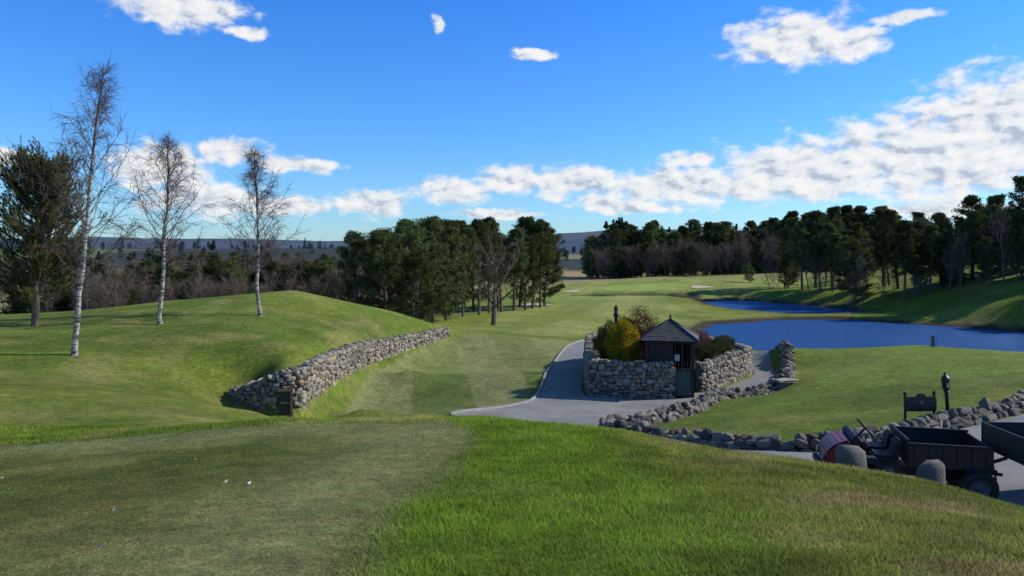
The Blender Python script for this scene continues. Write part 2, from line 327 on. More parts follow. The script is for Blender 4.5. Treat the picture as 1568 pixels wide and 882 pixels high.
def ground_color(x, y):
    n1 = fbm(x, y, 6, 21); n2 = fbm(x, y, 1.6, 31); n3 = fbm(x, y, 22, 41)
    st = fbm(x*.28+y*.12, y-.15*x, 1.5, 71)
    def mix(a, b, t): t = np.clip(t, 0, 1)[..., None]; return a*(1-t)+b*t
    A = lambda r, g, b: np.array([r, g, b])
    c = mix(A(.100, .160, .018), A(.185, .232, .036), (n1-.3)*2.2)
    c = mix(c, A(.245, .230, .070), (n2-.48)*2.6*smooth((n3-.28)*3))
    c = c*(.72+.56*st)[..., None]
    near = 1-smooth((y-12)/3)
    c = mix(c, A(.118, .192, .020), near*.85*(1-smooth((x-.6)/2.2))*smooth((x+1.2)/.4))
    c = mix(c, A(.138, .155, .034), near*.85*smooth((x-.9)/2.2))
    c = mix(c, A(.23, .185, .080), near*.8*smooth((x-1.0)/2)*smooth((fbm(x, y, .9, 35)-.47)*6))
    c = mix(c, A(.090, .115, .024), near*.7*smooth((x-.5)/1)*smooth((fbm(x, y, 1.3, 37)-.5)*6))
    s = sdf(FORETEE, x, y)
    ft = mix(A(.112, .142, .032), A(.165, .182, .052), (n2-.3)*2)
    ft = mix(ft, A(.215, .225, .078), (fbm(x, y, 3.2, 61)-.5)*3.)
    ft = ft*(.84+.34*smooth((fbm(x, y, .8, 67)-.3)*2.5))[..., None]
    edge = np.exp(-((s+.9)/.8)**2)
    ft = mix(ft, A(.235, .26, .10), edge*.75)
    c = mix(c, ft, smooth((-s+.12+(n2-.5)*.4)/.4))
    s = sdf(TEE2, x, y)
    t2 = mix(A(.092, .155, .026), A(.14, .19, .046), (n2-.3)*2.)
    stripe = smooth((np.sin((x+0.13*(y-26))*2*math.pi/5.2+1.2))*4+.5)
    t2 = mix(t2, A(.235, .255, .10), stripe*.7+.12*(n1 > .5))
    t2 = mix(t2, A(.22, .25, .08), .55*(smooth((y-36)/.5)))
    c = mix(c, t2, smooth((-s+.1)/.35))
    c = mix(c, mix(A(.128, .200, .020), A(.195, .245, .045), (n1-.3)*2.), smooth((-sdf(TEE3, x, y)+.5)/1.2))
    s = sdf(FAIR, x, y)
    fb = mix(A(.190, .240, .045), A(.265, .290, .085), (n1-.3)*2.)
    fb = mix(fb, A(.135, .19, .035), .5*smooth(np.sin((x*.96-y*.25)*2*math.pi/9)*4+.5))
    c = mix(c, fb, smooth((-s+.8)/1.6)*.9)
    c = mix(c, A(.23, .31, .065), smooth((-sdf(GREEN, x, y)+.5)/1.2))
    bank = np.minimum(sdf(POND1, x, y), sdf(POND2, x, y))
    c = mix(c, A(.16, .13, .06), (1-smooth((bank-1.2)/2.0))*smooth((n2-.35)*4)*.7)
    c = mix(c, A(.045, .040, .022), (1-smooth((bank-.4)/1.2)))
    c = mix(c, A(.04, .037, .02), smooth((.9-sdf(DITCH, x, y))/1.0))
    rough = smooth((y-135)/40)*smooth((n3-.42)*8)
    c = mix(c, A(.28, .21, .11), rough*.75)
    c = mix(c, A(.30, .23, .12), smooth((y-168)/15)*(1-smooth((x-60)/20))*.6)
    lft = smooth((-x-8)/10)*smooth((y-75)/40)
    c = mix(c, mix(A(.29, .23, .12), A(.12, .14, .045), (n3 > .52)*1.0), lft*.85)
    c = c*1.1
    r = np.hypot(x, y)
    fld = fbm(x, y, 150, 55, 2)
    fc = mix(A(.11, .14, .05), A(.20, .17, .10), (fld > .52)*1.0)
    fc = mix(fc, A(.035, .045, .035), smooth((fbm(x, y, 150, 77, 4)-.44)*30))
    fc = mix(fc, A(.060, .090, .125), smooth((r-400)/900)*.85)  # blue aerial haze put into the far ground colour, growing with distance
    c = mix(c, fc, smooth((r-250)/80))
    return c

# ------------------------------------------------------------------ ground sheet
def axis(lo, a, b, hi, step, g):
    mid = list(np.arange(a, b, step)); s = step; v = mid[-1]; up = []
    while v < hi: s = s*g; v += s; up.append(v)
    s = step; v = a; dn = []
    while v > lo: s = s*g; v -= s; dn.append(v)
    return np.array(dn[::-1]+mid+up)
xs = axis(-3500, -14, 15, 3500, .15, 1.035)
def yaxis():
    v = -60.; out = []
    while v < -4: out.append(v); v += 4
    while v < 2.5: out.append(v); v += .6
    while v < 27: out.append(v); v += .15
    s = .15
    while v < 4200: out.append(v); s = min(s*1.03, max(.25, v*.012)) if v < 200 else min(s*1.03, 40); v += s
    return np.array(out)
ys = yaxis()
GX, GY = np.meshgrid(xs, ys)
GZ = height(GX, GY)
V = np.c_[GX.ravel(), GY.ravel(), GZ.ravel()]
nx, ny = len(xs), len(ys)
i = np.arange(nx-1)[None]+np.arange(ny-1)[:, None]*nx
F = np.stack([i, i+1, i+nx+1, i+nx], -1).reshape(-1, 4)
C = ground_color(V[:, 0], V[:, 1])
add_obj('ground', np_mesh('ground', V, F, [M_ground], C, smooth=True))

def draped(name, poly, mat, off, step=.4):
    P = np.array(poly); D = []
    for i in range(len(P)):
        a, b = P[i], P[(i+1) % len(P)]; n = max(1, int(np.linalg.norm(b-a)/step))
        for k in range(n): D.append(a+(b-a)*k/n)
    D = np.array(D); nb = len(D)
    gx, gy = np.meshgrid(np.arange(P[:, 0].min(), P[:, 0].max(), step), np.arange(P[:, 1].min(), P[:, 1].max(), step))
    gx = gx.ravel(); gy = gy.ravel(); k = sdf(P, gx, gy) < -step*.45
    pts = [Vector(p) for p in D]+[Vector((a, b)) for a, b in zip(gx[k], gy[k])]
    r = delaunay_2d_cdt(pts, [(i, (i+1) % nb) for i in range(nb)], [], 1, 1e-5)
    v = np.array([tuple(p) for p in r[0]]); f = np.array([t for t in r[2] if len(t) == 3])
    z = height(v[:, 0], v[:, 1])+off
    return add_obj(name, np_mesh(name, np.c_[v, z], f, [mat], smooth=True))
ROADs = catmull(ROAD, 4, True)
draped('road', ROADs, M_road, .035, .3)
kp = catmull(ROAD[:6], 24)
def strip(name, pts, w, h, mat, off=0):
    pts = np.array(pts); n = len(pts); T = np.gradient(pts, axis=0); T /= np.linalg.norm(T, axis=1)[:, None]
    N = np.c_[-T[:, 1], T[:, 0]]; a = pts+N*(off+w/2); b = pts+N*(off-w/2)
    z = height(pts[:, 0], pts[:, 1])
    V = np.concatenate([np.c_[a, z-.1], np.c_[a, z+h], np.c_[b, z+h], np.c_[b, z-.1]])
    F = []
    for i in range(n-1):
        for k in range(3): F.append((k*n+i, k*n+i+1, (k+1)*n+i+1, (k+1)*n+i))
    F += [(0, n, 2*n, 3*n), (n-1, 4*n-1, 3*n-1, 2*n-1)]
    return add_obj(name, np_mesh(name, V, F, [mat]))
strip('kerb', kp, .10, .10, M_conc, .05)
for P, nm in ((POND1, 'pond'), (POND2, 'pond')):
    P = np.array(P); lo = P.min(0)-2.5; hi = P.max(0)+2.5
    if nm in bpy.data.objects: lo[1] = max(lo[1], 90.2)
    add_obj(nm, np_mesh(nm, [(lo[0], lo[1], -2), (hi[0], lo[1], -2), (hi[0], hi[1], -2), (lo[0], hi[1], -2)], [(0, 1, 2, 3)], [M_water]))
def bunker(cx, cy, rx, ry, mat=M_sand):
    a = np.linspace(0, 2*math.pi, 24, endpoint=False)
    r = 1+.2*np.sin(a*3+cx)
    draped('sand_bunker', np.c_[cx+rx*r*np.cos(a), cy+ry*r*np.sin(a)], mat, .07, 1.0)
bunker(3.2, 99, 2.1, 2.2); bunker(10.5, 128, 1.5, 2.0); bunker(33.5, 129.5, 2.0, 1.6)

# ------------------------------------------------------------------ stones
bm = bmesh.new(); bmesh.ops.create_icosphere(bm, subdivisions=2, radius=1)
ICO = np.array([v.co[:] for v in bm.verts]); bm.verts.index_update()
ICOF = np.array([[v.index for v in f.verts] for f in bm.faces]); bm.free()
class Acc:
    def __init__(s): s.V = []; s.F = []; s.C = []; s.M = []; s.n = 0
    def add(s, v, f, c=None, m=0):
        v = np.asarray(v, float); f = np.asarray(f, int)
        if f.shape[1] == 4: f = np.concatenate([f[:, [0, 1, 2]], f[:, [0, 2, 3]]])
        s.V.append(v); s.F.append(f+s.n); s.n += len(v); s.M.append(np.full(len(f), m))
        if c is None: c = (1, 1, 1)
        s.C.append(np.broadcast_to(np.asarray(c, float), (len(v), 3)))
    def mesh(s, name, mats, smooth=False):
        return np_mesh(name, np.concatenate(s.V), np.concatenate(s.F), mats, np.concatenate(s.C), np.concatenate(s.M), smooth)
def stone(acc, p, size, yaw, tilt=.1, boxy=.55, m=0, tone=None, rag=1.):
    v = np.sign(ICO)*np.abs(ICO)**boxy
    v = v/np.abs(v).max()
    v = v*(1+R.normal(0, .075*rag, v.shape))
    v = v*(1+.15*rag*np.sin(v@R.normal(0, 1.6, 3)+R.random()*6))[:, None]
    v *= np.array(size)/2
    rx, ry = R.normal(0, tilt, 2)
    M = np.array(Matrix.Rotation(yaw+R.normal(0, tilt*.7), 3, 'Z') @ Matrix.Rotation(rx, 3, 'X') @ Matrix.Rotation(ry, 3, 'Y'))
    v = v@M.T+np.array(p)
    if tone is None:
        t = R.random()
        tone = np.array([.37, .32, .245])*(.42+R.random()*.78)
        if t < .2: tone = tone*np.array([1.15, 1.0, .8])
        if t > .85: tone = tone*np.array([.85, .9, .95])
    acc.add(v, ICOF, tone, m)

def stone_wall(name, pts, thick, course=.16, slen=(.2, .42), both=True, cope=True, face=-1, base_sink=.15):
    P = np.array(pts, float); seg = np.linalg.norm(np.diff(P[:, :2], axis=0), axis=1); S = np.r_[0, np.cumsum(seg)]; Ltot = S[-1]
    def at(s):
        q = np.array([np.interp(s, S, P[:, k]) for k in range(4)])
        a = np.array([np.interp(max(s-.15, 0), S, P[:, k]) for k in range(2)]); b = np.array([np.interp(min(s+.15, Ltot), S, P[:, k]) for k in range(2)])
        t = (b-a)/(np.linalg.norm(b-a)+1e-9); return q, t
    acc = Acc()
    cs = np.arange(0, Ltot+.01, .3); vv = []
    for s in cs:
        q, t = at(min(s, Ltot)); n = np.array([-t[1], t[0]]); w = thick*.30
        for sg, z in ((1, q[2]-.3), (1, q[3]-.05), (-1, q[3]-.05), (-1, q[2]-.3)):
            vv.append((*(q[:2]+n*sg*w), z))
    ff = []
    for i in range(len(cs)-1):
        for k in range(3): ff.append((i*4+k, i*4+4+k, i*4+5+k, i*4+1+k))
    ff += [(0, 1, 2, 3), (len(cs)*4-1, len(cs)*4-2, len(cs)*4-3, len(cs)*4-4)]
    acc.add(vv, ff, (.35, .3, .25), 1)
    zmin = P[:, 2].min()-base_sink; zmax = P[:, 3].max(); z = zmin
    while z < zmax:
        h = course*(.7+R.random()*.7)
        for sd in ((1, -1) if both else (face,)):
            s = R.random()*.2
            while s < Ltot:
                L = R.uniform(*slen); q, t = at(s+L/2); n = np.array([-t[1], t[0]])
                if q[2]-base_sink <= z+h/2 and z+h/2 <= q[3]-.02:
                    c = q[:2]+n*sd*thick*(.24+R.normal(0, .035))
                    stone(acc, (c[0], c[1], z+h/2+R.normal(0, .025)), (L*1.03, thick*.55*(.85+R.random()*.3), h*1.1*R.uniform(.8, 1.12)), math.atan2(t[1], t[0]), .12)
                s += L
        z += h
    if cope:
        s = 0
        while s < Ltot:
            L = R.uniform(slen[0]*.8, slen[1]*.8); q, t = at(s+L/2); hh = course*R.uniform(.6, 1.5)
            stone(acc, (q[0], q[1], q[3]+hh*.15), (L*1.1, thick*.95, hh*1.2), math.atan2(t[1], t[0]), .18, .65)
            s += L
    return add_obj(name, acc.mesh(name, [M_stone, M_mortar]))

stone_wall('retaining_stone_wall', catmull(WALL, 4), .5, .14, (.13, .32), both=False, face=-1)
isl = catmull(ISL[5:]+ISL[:4], 4)
ZI = []
for p in isl:
    b = H(p[0], p[1]); top = 1.36 if p[0] < 6.8 else 1.15
    ZI.append((p[0], p[1], min(b, .05), top+.06*math.sin(p[0]*2)))
stone_wall('planter_stone_wall', ZI, .42, .14, (.14, .34), both=False, face=-1)
def boulder_wall(name, pts):
    P = catmull(pts, 6); acc = Acc(); seg = np.linalg.norm(np.diff(P[:, :2], axis=0), axis=1); S = np.r_[0, np.cumsum(seg)]
    for layer, (offs, zz, hh) in enumerate((((-.2, .0, .2), .04, (.18, .26)), ((-.13, .13), .17, (.12, .22)), ((0,), .29, (.12, .28)))):
        for off0 in offs:
            s = R.random()*.3
            while s < S[-1]:
                L = R.uniform(.13, .38)
                if layer == 2 and R.random() < .15: s += L; continue
                x = np.interp(s+L/2, S, P[:, 0]); y = np.interp(s+L/2, S, P[:, 1]); x2 = np.interp(s+L/2+.1, S, P[:, 0]); y2 = np.interp(s+L/2+.1, S, P[:, 1])
                g = H(x, y); yaw = math.atan2(y2-y, x2-x); off = off0+R.normal(0, .04)
                tone = np.array([.225, .20, .16])*(.35+R.random()*.95)
                stone(acc, (x-math.sin(yaw)*off, y+math.cos(yaw)*off, g+zz+R.normal(0, .03)), (L*1.15, R.uniform(.2, .34), R.uniform(*hh)), yaw, .38, .6, tone=tone)
                s += L*.93
    return add_obj(name, acc.mesh(name, [M_stone]))
boulder_wall('boulder_wall', LOW)
boulder_wall('boulder_wall', [(11.6,31.4,0),(12.9,34.2,0),(14.0,37.2,0),(14.6,39.5,0)])
acc = Acc(); stone(acc, (11.2, 30.0, H(11.2, 30)+.22), (.95, .6, .12), .3, .02, .45, tone=(.42, .36, .27)); stone(acc, (11.2, 30.0, H(11.2, 30)+.05), (.6, .4, .3), .3, .02, .45)
add_obj('stone_bench', acc.mesh('stone_bench', [M_stone]))
for (x, y, w) in ((4.45, 9.6, .32), (5.3, 9.3, .31)):
    acc = Acc(); g = H(x, y); stone(acc, (x, y, g+.03), (w, w*.9, .60), .3, .04, .5, tone=(.17, .155, .125), rag=.75)
    add_obj('stone_bollard', acc.mesh('stone_bollard', [M_stone], True))

inner = [(p[0], p[1]) for p in catmull(ISL, 3, True)]
def fill(name, poly, zf, mat):
    P = np.array(poly); pts = [Vector(p) for p in P]; nb = len(P)
    gx, gy = np.meshgrid(np.arange(3, 12, .35), np.arange(30, 42.2, .35)); gx = gx.ravel(); gy = gy.ravel(); k = sdf(P, gx, gy) < -.2
    pts += [Vector((a, b)) for a, b in zip(gx[k], gy[k])]
    r = delaunay_2d_cdt(pts, [(i, (i+1) % nb) for i in range(nb)], [], 1, 1e-5)
    v = np.array([tuple(p) for p in r[0]]); f = np.array([t for t in r[2] if len(t) == 3])
    z = zf+(fbm(v[:, 0], v[:, 1], 1.5, 4)-.5)*.2 - .12*(v[:, 0] > 7)
    return add_obj(name, np_mesh(name, np.c_[v, z], f, [mat], smooth=True))
fill('planter_soil', inner, 1.14, M_soil)

# ------------------------------------------------------------------ vegetation builders
def tube(acc, P, rad, sides, m=0, c=None):
    P = np.asarray(P, float); n = len(P); T = np.gradient(P, axis=0); T /= np.linalg.norm(T, axis=1)[:, None]+1e-9
    ref = np.array([0., 0, 1]) if abs(T[0][2]) < .9 else np.array([1., 0, 0])
    A = np.cross(T, ref); A /= np.linalg.norm(A, axis=1)[:, None]+1e-9; B = np.cross(T, A)
    an = np.linspace(0, 2*math.pi, sides, endpoint=False)
    V = P[:, None]+(A[:, None]*np.cos(an)[None, :, None]+B[:, None]*np.sin(an)[None, :, None])*np.asarray(rad)[:, None, None]
    i = np.arange(n-1)[:, None]*sides; k = np.arange(sides)[None]; k2 = (k+1) % sides
    F = np.stack([i+k, i+k2, i+sides+k2, i+sides+k], -1).reshape(-1, 4)
    acc.add(V.reshape(-1, 3), F, c, m)
def leaves(acc, cen, size, m, asp=.4, rng=R, up=0.):
    n = len(cen); a = rng.normal(0, 1, (n, 3)); a[:, 2] += up; a /= np.linalg.norm(a, axis=1)[:, None]
    b = rng.normal(0, 1, (n, 3)); b -= (a*b).sum(1)[:, None]*a; b /= np.linalg.norm(b, axis=1)[:, None]
    s = (size*(.6+.8*rng.random(n)))[:, None]
    V = np.stack([cen-a*s*.5-b*s*asp*.5, cen-a*s*.5+b*s*asp*.5, cen+a*s*.6], 1).reshape(-1, 3)
    acc.add(V, np.arange(3*n).reshape(-1, 3), None, m)
def branch(p, d, L, n, bend=0., jit=.1, rng=R):
    pts = [np.array(p, float)]; d = np.array(d, float); d /= np.linalg.norm(d)
    for i in range(n):
        d = d+np.array([0, 0, bend/n])+rng.normal(0, jit, 3)/math.sqrt(n); d /= np.linalg.norm(d); pts.append(pts[-1]+d*L/n)
    return np.array(pts)

def make_pine(name, Ht, W, cb, nl, per, leaf, seed, mats, bare=.35, lean=(0, 0)):
    rng = np.random.default_rng(seed); acc = Acc()
    tp = branch((0, 0, -.3), (lean[0], lean[1], 1), Ht*.97+.3, 9, .15, .09, rng); r0 = Ht*.016+.03
    tube(acc, tp, np.linspace(r0, r0*.2, len(tp)), 7, 0)
    cen = []
    for i in range(nl):
        t = rng.random()**.85; z = cb+(1-cb)*t; k = z*(len(tp)-1); j = int(min(k, len(tp)-2)); p = tp[j]+(tp[j+1]-tp[j])*(k-j)
        prof = (math.sin(math.pi*min(1, .22+.75*t))**.7)*(.7+.5*rng.random())
        a = rng.random()*2*math.pi; L = W*.5*prof; el = .15+.75*t
        b = branch(p, (math.cos(a), math.sin(a), el), L*1.1, 4, .35, .25, rng); tube(acc, b, np.linspace(r0*.28, .012, 5), 3, 0)
        for q in range(3):
            u = .5+.5*(q+rng.random())/3; kk = u*4; j = min(int(kk), 3); c = b[j]+(b[j+1]-b[j])*(kk-j)
            r = W*.08*(.6+.8*rng.random())
            n = int(per*(.5+rng.random()))
            o = rng.normal(0, 1, (n, 3)); o /= np.linalg.norm(o, axis=1)[:, None]; o *= (rng.random(n)**.4)[:, None]*np.array([r*1.2, r*1.2, r*.75])
            cen.append(c+o)
    for i in range(int(nl*bare)):
        z = cb*(.35+.65*rng.random()); k = z*(len(tp)-1); j = int(min(k, len(tp)-2)); p = tp[j]+(tp[j+1]-tp[j])*(k-j); a = rng.random()*6.28
        b = branch(p, (math.cos(a), math.sin(a), .1), W*.3*rng.random(), 3, .2, .4, rng); tube(acc, b, np.linspace(r0*.16, .008, 4), 3, 0)
    cen = np.concatenate(cen); leaves(acc, cen, leaf, 1, .38, rng, .3)
    return acc.mesh(name, mats)
def make_spruce(name, Ht, W, seed, mats, per=26, leaf=.42):
    rng = np.random.default_rng(seed); acc = Acc()
    tp = np.array([(0, 0, -.3), (0, 0, Ht*.5), (0, 0, Ht)]); tube(acc, tp, [Ht*.016, Ht*.01, .02], 6, 0); cen = []
    for i in range(130):
        t = rng.random()**1.15; z = Ht*(.08+.92*t); L = W*.5*(1-t)**.75*(.65+.6*rng.random())+.12; a = rng.random()*6.28
        n = int(per*(.5+L/W*1.6)); u = rng.random(n)**.6
        q = np.c_[math.cos(a)*L*u, math.sin(a)*L*u, z-.18*L*u+.1*L*u*u]+rng.normal(0, 1, (n, 3))*np.array([.17, .17, .12])*(.4+L*.35)
        cen.append(q)
    cen = np.concatenate(cen); leaves(acc, cen, leaf, 1, .45, rng); return acc.mesh(name, mats)
def pt(P, u): k = u*(len(P)-1); j = int(min(k, len(P)-2)); return P[j]+(P[j+1]-P[j])*(k-j), (P[j+1]-P[j])/np.linalg.norm(P[j+1]-P[j])
def make_bare(name, Ht, W, seed, mats, n1=16, n2=9, n3=7, r0=.14, tw=.012, cb=.25, asc=.9, droop=0., twl=.75, side2=3):
    rng = np.random.default_rng(seed); acc = Acc()
    tp = branch((0, 0, -.3), (0, 0, 1), Ht*.8+.3, 10, .1, .2, rng); tube(acc, tp, np.linspace(r0, r0*.18, 11), 8, 0)
    for i in range(n1):
        u = cb+(1-cb)*(i+rng.random())/n1; p, _ = pt(tp, u); a = i*2.4+rng.normal(0, .4); t = (u-cb)/(1-cb)
        L = W*.55*(math.sin(math.pi*(.25+.6*t))**.8)*(.8+.4*rng.random())
        b = branch(p, (math.cos(a), math.sin(a), asc+.8*t), L*1.25, 6, .35, .3, rng); rb = r0*(.42-.25*t); tube(acc, b, np.linspace(rb, tw*1.3, 7), 4, 0)
        for j in range(n2):
            q, d = pt(b, .2+.8*(j+rng.random())/n2); dd = d+rng.normal(0, .65, 3); l2 = L*.45*(.5+.7*rng.random())
            b2 = branch(q, dd, l2, 4, .2-droop*.4, .35, rng); tube(acc, b2, np.linspace(rb*.3+tw*.3, tw*.8, 5), side2, 1)
            for k in range(n3):
                q2, d2 = pt(b2, .15+.85*rng.random()); b3 = branch(q2, d2+rng.normal(0, .7, 3), twl*(.4+.7*rng.random()), 3, -droop, .3, rng)
                tube(acc, b3, np.linspace(tw*.7, tw*.3, 4), 3, 1)
    return acc.mesh(name, mats)

def make_birch(name, Ht, W, cb, seed, lean, r0=.11, n1=46):
    rng = np.random.default_rng(seed); acc = Acc()
    n = 14; z = np.linspace(-.3, Ht*.985, n); u = np.clip(z/Ht, 0, 1)
    wob = np.cumsum(rng.normal(0, .035, (n, 2)), 0)
    tp = np.c_[lean*u**1.3+wob[:, 0], wob[:, 1], z]; rr = r0*(1-u)**.75+.008; rr[0] *= 1.35
    k = 9
    tube(acc, tp[:k+1], rr[:k+1], 8, 0); tube(acc, tp[k:], rr[k:], 5, 1)
    for i in range(n1):
        t = ((i+rng.random())/n1); u_ = cb+(.96-cb)*t; p, _ = pt(tp, u_); a = i*2.4+rng.normal(0, .6)
        L = W*.55*(.5+.5*math.sin(math.pi*min(1, .25+t*.8)))*(1-t*.62)*(.6+.7*rng.random())
        b = branch(p, (math.cos(a), math.sin(a), 1.05+.7*t), L*1.45, 6, .15, .28, rng); rb = (r0*.24)*(1-t*.7)
        tube(acc, b, np.linspace(rb, .006, 7), 4, 1)
        for j in range(9):
            q, d = pt(b, .15+.85*(j+rng.random())/9); dd = d*.9+rng.normal(0, .55, 3)
            b2 = branch(q, dd, (L*.38+.15)*(.4+.8*rng.random()), 4, -.15, .25, rng); tube(acc, b2, np.linspace(rb*.3+.003, .0045, 5), 3, 1)
            for k2 in range(7):
                q2, d2 = pt(b2, .1+.9*rng.random()); b3 = branch(q2, d2+rng.normal(0, .6, 3), .5*(.4+.8*rng.random()), 3, -.4, .22, rng)
                tube(acc, b3, np.linspace(.0055, .0028, 4), 3, 1)
    return acc.mesh(name, [M_birch, M_btwig])
for (x, y, h, w, cb, sd, ln, r0, n1) in ((-15.5, 26, 10.5, 3.9, .24, 5, 1.15, .095, 40), (-15.9, 33, 8.4, 4.0, .28, 6, .35, .10, 42), (-12.3, 36, 8.2, 3.6, .25, 8, -.2, .095, 44)):
    add_obj('birch_tree', make_birch('birch_tree', h, w, cb, sd, ln, r0, n1), (x, y, H(x, y)))

def near_pine():
    rng = np.random.default_rng(3); acc = Acc(); Ht = 7.6
    tp = branch((0, 0, -.3), (.05, 0, 1), Ht*.92, 9, .1, .12, rng); tube(acc, tp, np.linspace(.17, .04, 10), 8, 0)
    cs = []; ds = []
    for i in range(165):
        t = rng.random()**.85; z = .2+.78*t; k = z*9; j = int(min(k, 8)); p = tp[j]+(tp[j+1]-tp[j])*(k-j); a = rng.random()*6.28
        L = 2.9*(math.sin(math.pi*min(1, .24+.66*t))**.65)*(.6+.5*rng.random())
        b = branch(p, (math.cos(a), math.sin(a), .15+.7*t), L, 5, .55, .25, rng); tube(acc, b, np.linspace(.05, .012, 6), 4, 0)
        for q in range(24):
            u = .25+.75*rng.random(); kk = u*5; j = min(int(kk), 4); c = b[j]+(b[j+1]-b[j])*(kk-j)+rng.normal(0, .15, 3)
            d = (b[j+1]-b[j]); d = d/np.linalg.norm(d)+rng.normal(0, .4, 3)+np.array([0, 0, .7]); d /= np.linalg.norm(d)
            cs.append(c); ds.append(d)
    cs = np.array(cs); ds = np.array(ds); n = len(cs); K = 22
    u = rng.random((n, K)); base = cs[:, None]+ds[:, None]*(u*.32)[..., None]
    side = rng.normal(0, 1, (n, K, 3)); side -= (side*ds[:, None]).sum(-1)[..., None]*ds[:, None]; side /= np.linalg.norm(side, axis=-1)[..., None]
    tip = base+(side*.8+ds[:, None]*.7)*.12; w = np.cross(side, ds[:, None])*.015
    V = np.stack([base-w, base+w, tip], 2).reshape(-1, 3); acc.add(V, np.arange(len(V)).reshape(-1, 3), None, 1)
    return acc.mesh('pine_tree', [M_bark, M_pine_near])
add_obj('pine_tree', near_pine(), (-20.9, 32, H(-20.9, 32)-.1))

pineP = [make_pine('pine_mesh', 9, 5.2, .12, 98, 42, .24, s, [M_bark, M_pine]) for s in (1, 2, 3)]
tallP = [make_pine('tall_pine_mesh', 12, 4.8, .30, 88, 34, .30, s, [M_bark, M_pine], .5) for s in (4, 5, 6)]
sprP = [make_spruce('spruce_mesh', 13, 6.0, s, [M_dbark, M_spruce]) for s in (1, 2)]
bareP = [make_bare('bare_tree_mesh', 9, 6, s, [M_twigg, M_twig], 13, 8, 6, .12, .026, .2, .9, 0., 1.0) for s in (1, 2, 3)]
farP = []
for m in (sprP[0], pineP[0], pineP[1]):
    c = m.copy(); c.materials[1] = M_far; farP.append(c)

cl = [(-13.4,63,.92),(-11.9,66,1.0),(-10.6,62,.95),(-9.8,68,1.08),(-8.6,64,.98),(-12.6,71,1.05),(-8.0,60.5,.72),(-7.2,66,.95),(-10.8,75,1.12),(-8.2,73,1.1),(-6.4,71,1.0),(-5.2,77,1.08),(-6.8,80,1.15),
      (-3.6,80,1.08),(-2.6,84,1.1),(-4.6,87,1.15),(-1.2,86,1.05),(.2,88,1.12),(1.6,90,1.1),(2.6,92,1.1),(3.6,94,1.12),(4.3,97,1.15),(1.0,95,1.2),(-1.8,93,1.18),(-9.4,81,1.2),(-6.0,92,1.2)]
for k, (x, y, s) in enumerate(cl):
    mesh = (pineP if y < 74 else (tallP if k % 3 else pineP))[k % 3 if y < 74 else (k//2) % 3]
    if mesh in tallP: s *= .82
    s *= random.uniform(.9, 1.04)
    add_obj('pine_tree', mesh, (x, y, H(x, y)-.1), (0, 0, k*1.7), (s*random.uniform(.8, 1.05), s*random.uniform(.8, 1.05), s))
add_obj('oak_tree', make_bare('oak_tree', 6.8, 5.6, 12, [M_bark, M_bark], 15, 9, 8, .26, .016, .26, .8, 0, .55), (-1.55, 62.5, H(-1.55, 62.5)))

def scatter(name, protos, pts, smin, smax, zs=1.0, sink=.2):
    e = bpy.data.objects.new(name, None); col.objects.link(e)
    pts = np.array(pts); zz = height(pts[:, 0], pts[:, 1])
    for k, (x, y) in enumerate(pts):
        pr = protos[int(R.integers(len(protos)))]; s = R.uniform(smin, smax)
        add_obj('tree_%d' % k, pr, (x, y, zz[k]-sink), (0, 0, R.random()*6.28), (s*R.uniform(.85, 1.15), s*R.uniform(.85, 1.15), s*zs), e)
    return e
def band(n, x0, x1, yf, depth):
    x = R.uniform(x0, x1, n); return np.c_[x, np.array([yf(v) for v in x])+R.random(n)**1.2*depth]
edge = lambda x: np.interp(x, [46, 54, 62, 72, 92], [103, 95, 87, 77, 67])
scatter('pine_wood', tallP+tallP+pineP+bareP[:2], band(125, 47, 92, edge, 26), .66, 1.08)
scatter('woodland_edge_scrub', bareP+bareP+pineP, band(70, 47, 92, lambda x: edge(x)+1, 10), .35, .8)
scatter('young_trees', [bareP[1], bareP[2], bareP[0], pineP[1]], [(44+i*1.7+R.normal(0, .6), 131+R.normal(0, 4)) for i in range(16)], .35, .6)
scatter('spruce_wood', sprP, [(30+R.normal(0, 3.5), 205+R.normal(0, 5)) for i in range(14)]+[(78+R.normal(0, 6), 235+R.normal(0, 6)) for i in range(20)]+[(R.uniform(38, 150), 240+R.random()*20) for i in range(20)], 1.0, 1.3)
scatter('mixed_wood', pineP+tallP+[bareP[0]], band(200, 22, 130, lambda x: 198-.25*(x-20), 34), .9, 1.4)
scatter('bare_wood', bareP+bareP+bareP+pineP[:2]+sprP[:1], band(180, 20, 115, lambda x: 184-.28*(x-20), 12), .6, .98)
scatter('distant_wood', farP+pineP, band(100, 34, 280, lambda x: 285, 50), .9, 1.4)
scatter('hedgerow_wood', bareP, band(100, -78, -24, lambda x: 84-.1*x, 30), .5, .8)
scatter('hedgerow_pine_wood', pineP+sprP[:1], band(100, -60, -21, lambda x: 78-.1*x, 18), .42, .74)
scatter('hedgerow_scrub', bareP, band(50, -48, -15, lambda x: 75, 8), .35, .6)
scatter('field_copse', pineP+pineP+bareP, band(100, -120, -18, lambda x: 225, 40), .5, .9)
scatter('horizon_wood', farP, [(R.uniform(-420, 260), R.uniform(420, 760)) for i in range(230)], .4, .8)

